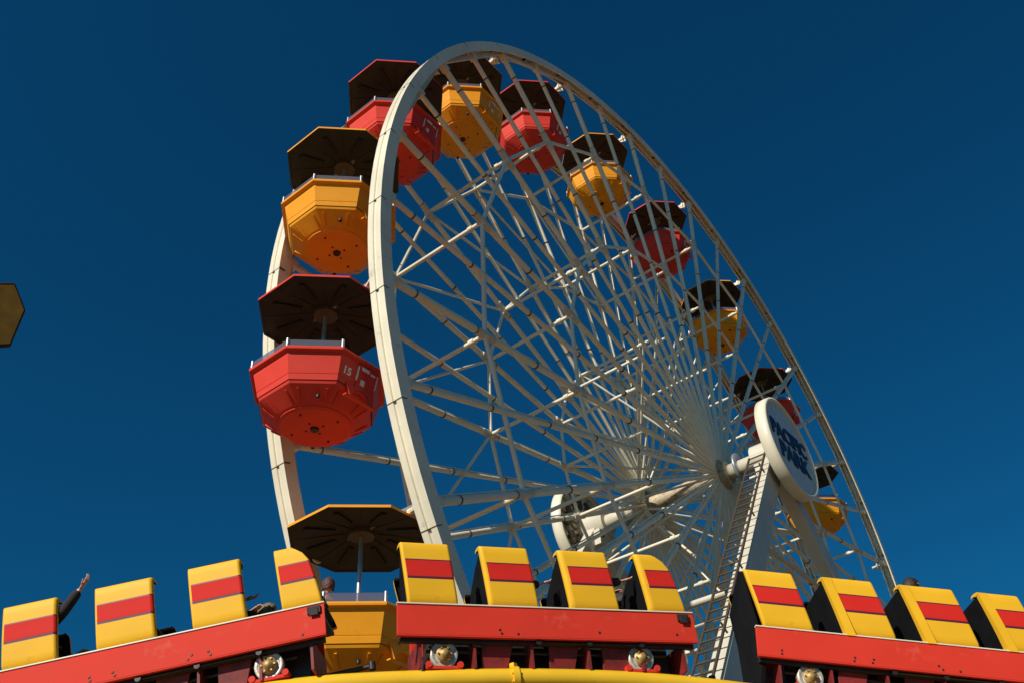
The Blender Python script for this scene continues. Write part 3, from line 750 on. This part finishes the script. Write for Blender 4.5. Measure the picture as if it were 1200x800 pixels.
def rider(parent_matrix, hip, label, top, hair, s=.9, legs='cloth_black', arms='rest', cap=False, lean=0.0, hand_dirs=None):
    """seated rider facing +X of the car; hip is in car coordinates"""
    root = empty('person'); root.matrix_world = parent_matrix @ Matrix.Translation(hip); tag(root, label, 'person', 'riders on the coaster')
    sh = Vector((-.02 + lean, 0, .46)) * s
    V_ = [(0, 0, .05), (0 + lean * .3, 0, .20), (lean * .7, 0, .36), (lean, 0, .47), (lean + .01, 0, .56), (lean + .02, 0, .62)]
    R_ = [(.125, .10), (.12, .09), (.14, .095), (.10, .075), (.048, .048), (.045, .045)]
    E_ = [(0, 1), (1, 2), (2, 3), (3, 4), (4, 5)]
    def chain(start, pts, rr):
        prev = start
        for p, r in zip(pts, rr): V_.append(tuple(p)); R_.append(r); E_.append((prev, len(V_) - 1)); prev = len(V_) - 1
        return prev
    armp = {}
    poses = {'rest': lambda sg: [(lean, sg * .19, .45), (lean + .10, sg * .22, .22), (lean + .30, sg * .16, .26)],
             'up': lambda sg: [(lean, sg * .19, .46), (lean + .12, sg * .22, .68), (lean + .22, sg * .22, .92)],
             'reach': lambda sg: [(lean, sg * .19, .45), (lean + .26, sg * .22, .40), (lean + .48, sg * .20, .46)],
             'out': lambda sg: [(lean + .05, sg * .19, .46), (lean + .28, sg * .24, .62), (lean + .46, sg * .24, .88)]}
    for sg in (-1, 1):
        pose = arms[0 if sg < 0 else 1] if isinstance(arms, tuple) else arms
        pts = poses[pose](sg); armp[sg] = pts; chain(3, pts, (.055, .040, .028))
    for sg in (-1, 1): chain(0, [(.06, sg * .09, .04), (.40, sg * .10, .09), (.46, sg * .10, -.28)], (.085, .062, .045))
    V_ = [tuple(Vector(v) * s) for v in V_]; R_ = [tuple(x * s for x in r) if isinstance(r, tuple) else r * s for r in R_]
    bme = skin_mesh('person_body', V_, E_, R_, 'skin', 'mesh')
    mb = MB(); mb.v = [tuple(v.co) for v in bme.vertices]; mb.f = [tuple(p_.vertices) for p_ in bme.polygons]; mb.mi = [0] * len(mb.f); mb.sm = [True] * len(mb.f)
    hc = Vector((lean + .035, 0, .74)) * s
    head_mb(mb, hc, (1, 0, -.05), s)
    for sg in (-1, 1):
        p = armp[sg]; d = Vector(p[2]) - Vector(p[1]); hand(mb, Vector(p[2]) * s, d, (0, -sg, .2), s * 1.05)
    mb.build('body', ['skin'], root)
    # clothes: shirt over torso and sleeves, trousers over the legs
    ca = V_[:4]; idx = {}
    sv = [V_[0], V_[1], V_[2], V_[3]]; sr = [tuple((x + .012) for x in R_[i]) for i in range(4)]; se = [(0, 1), (1, 2), (2, 3)]
    for j, sg in enumerate((-1, 1)):
        b_ = 6 + j * 3; prev = 3
        for q in range(3):
            p = Vector(V_[b_ + q])
            if q == 2: p = Vector(V_[b_ + 1]).lerp(p, .9)
            sv.append(tuple(p)); sr.append((R_[b_ + q] + .028,) * 2); se.append((prev, len(sv) - 1)); prev = len(sv) - 1
    skin_mesh('jacket', sv, se, sr, top, root)
    tv = [V_[0]]; tr = [tuple(x + .014 for x in R_[0])]; te = []
    for j in range(2):
        prev = 0
        for q in range(3): b_ = 12 + j * 3; tv.append(V_[b_ + q]); tr.append((R_[b_ + q] + .014,) * 2); te.append((prev, len(tv) - 1)); prev = len(tv) - 1
    skin_mesh('trousers', tv, te, tr, legs, root)
    # hair: a cap of displaced locks over skull
    mb = MB(); rh = random.Random(int(hip[0] * 100)); n = 22; rs = []
    curly = hair == 'hair_curly'
    for j in range(11):
        el = -.55 + (PI / 2 + .55) * j / 10; ring = []
        for i in range(n):
            a = 2 * PI * i / n; k = (1.16 + (rh.uniform(-.06, .30) if curly else rh.uniform(-.02, .05))) * s
            front = math.cos(a) > .35 and el < .45
            if front: k *= .86
            ring.append(hc + Vector((-.012 + math.cos(a) * math.cos(el) * .098 * k, math.sin(a) * math.cos(el) * .084 * k, .015 + math.sin(el) * .112 * k)))
        rs.append(ring)
    mb.rings(rs, 0, True, True); mb.poly(rs[-1]); mb.build('hair', [hair], root)
    if cap:
        mb = MB(); rs = []
        for j in range(7):
            el = .1 + (PI / 2 - .1) * j / 6; rs.append([hc + Vector((-.01 + math.cos(2 * PI * i / 20) * math.cos(el) * .125, math.sin(2 * PI * i / 20) * math.cos(el) * .11, .03 + math.sin(el) * .115)) * 1.0 for i in range(20)])
        mb.rings(rs, 0, True, True)
        mb.rings([[hc + Vector((.02 + math.cos(2 * PI * i / 20) * r_, math.sin(2 * PI * i / 20) * r_ * .85, .035)) for i in range(20)] for r_ in (.11, .17)], 0, True, True)
        mb.build('cap', ['cloth_black'], root)
    return root
F1, F2, F3 = frame(H_[0], H_[1]), frame(H_[2], H_[3]), frame(H_[4], H_[5])
rider(F1, (.42, .32, -.02), 'rider with one arm raised high in the leftmost seat of the left car', 'cloth_black', 'hair_dark', .95, arms=('out', 'rest'), lean=0)
rider(F1, (1.38, .40, -.16), 'rider hidden low behind the second yellow seat of the left car', 'cloth_black', 'hair_dark', .85)
rider(F1, (2.30, .45, .12), 'rider whose dark cap shows above the third yellow seat of the left car', 'cloth_black', 'hair_dark', .95, cap=True)
rider(F1, (2.50, .60, -.40), 'child with curly light hair low between the third and fourth seats of the left car', 'cloth_black', 'hair_curly', .9, lean=.26)
rider(F2, (.45, .6, -.46), 'child with brown hair low between the first two seats of the middle car', 'cloth_red', 'hair_brown', .9, lean=.26)
rider(F2, (1.26, .34, -.02), 'rider reaching a bare hand forward from the second seat of the middle car', 'cloth_black', 'hair_dark', .85, arms=('reach', 'rest'), lean=.05)
rider(F2, (2.24, .34, .04), 'rider with a black sleeve stretched forward from the third seat of the middle car', 'cloth_black', 'hair_brown', .88, legs='denim', arms=('reach', 'reach'), lean=.08)
rider(F3, (2.16, .40, .16), 'rider whose dark hair shows above the third yellow seat of the right car', 'cloth_black', 'hair_dark', .98)
g0 = Matrix.Translation(yel.location)
r0 = rider(g0 @ Matrix.Rotation(math.radians(60), 4, 'Z'), (-.35, .50, -1.72), 'passenger with reddish brown hair sitting in the lowest yellow gondola', 'cloth_red', 'hair_brown', .95)
r0['group'] = 'passengers in the gondolas'; del r0['group']

# ------------------------------------------------------------------ ochre diamond board at the left edge
bc = Vector((-16.418, 2.431, 9.911))
bd = empty('ochre_board', (bc.x, bc.y, GZ)); tag(bd, 'dark edged ochre board whose right corner reaches in at the left edge', 'board')
ce = bc - bd.location; U = Vector((.989, .148, 0)); Nn = Vector((.148, -.989, 0)); V2 = Vector((0, 0, 1))
def dia(s_, t): return [ce + U * x * s_ + V2 * y * s_ + Nn * t for x, y in ((.061, .55), (.30, .272), (.28, -.327), (-.032, -.556), (-.314, -.225), (-.295, .278))]
mb = MB(); mb.rings([dia(1.0, -.03), dia(1.0, .03)], 0); mb.poly(dia(1, .03)); mb.poly(dia(1, -.03)[::-1]); mb.build('board_panel', ['olive'], bd)
mb = MB(); a_ = dia(1.03, 0)
for i in range(6): mb.tube(a_[i], a_[(i + 1) % 6], .03, None, 8)
mb.build('board_edge', ['rib'], bd)
mb = MB(); q0 = ce - U * .2; mb.tube(q0 + V2 * -.45, (q0.x, q0.y, 0), .05, None, 12); mb.build('post', ['steel'], bd)
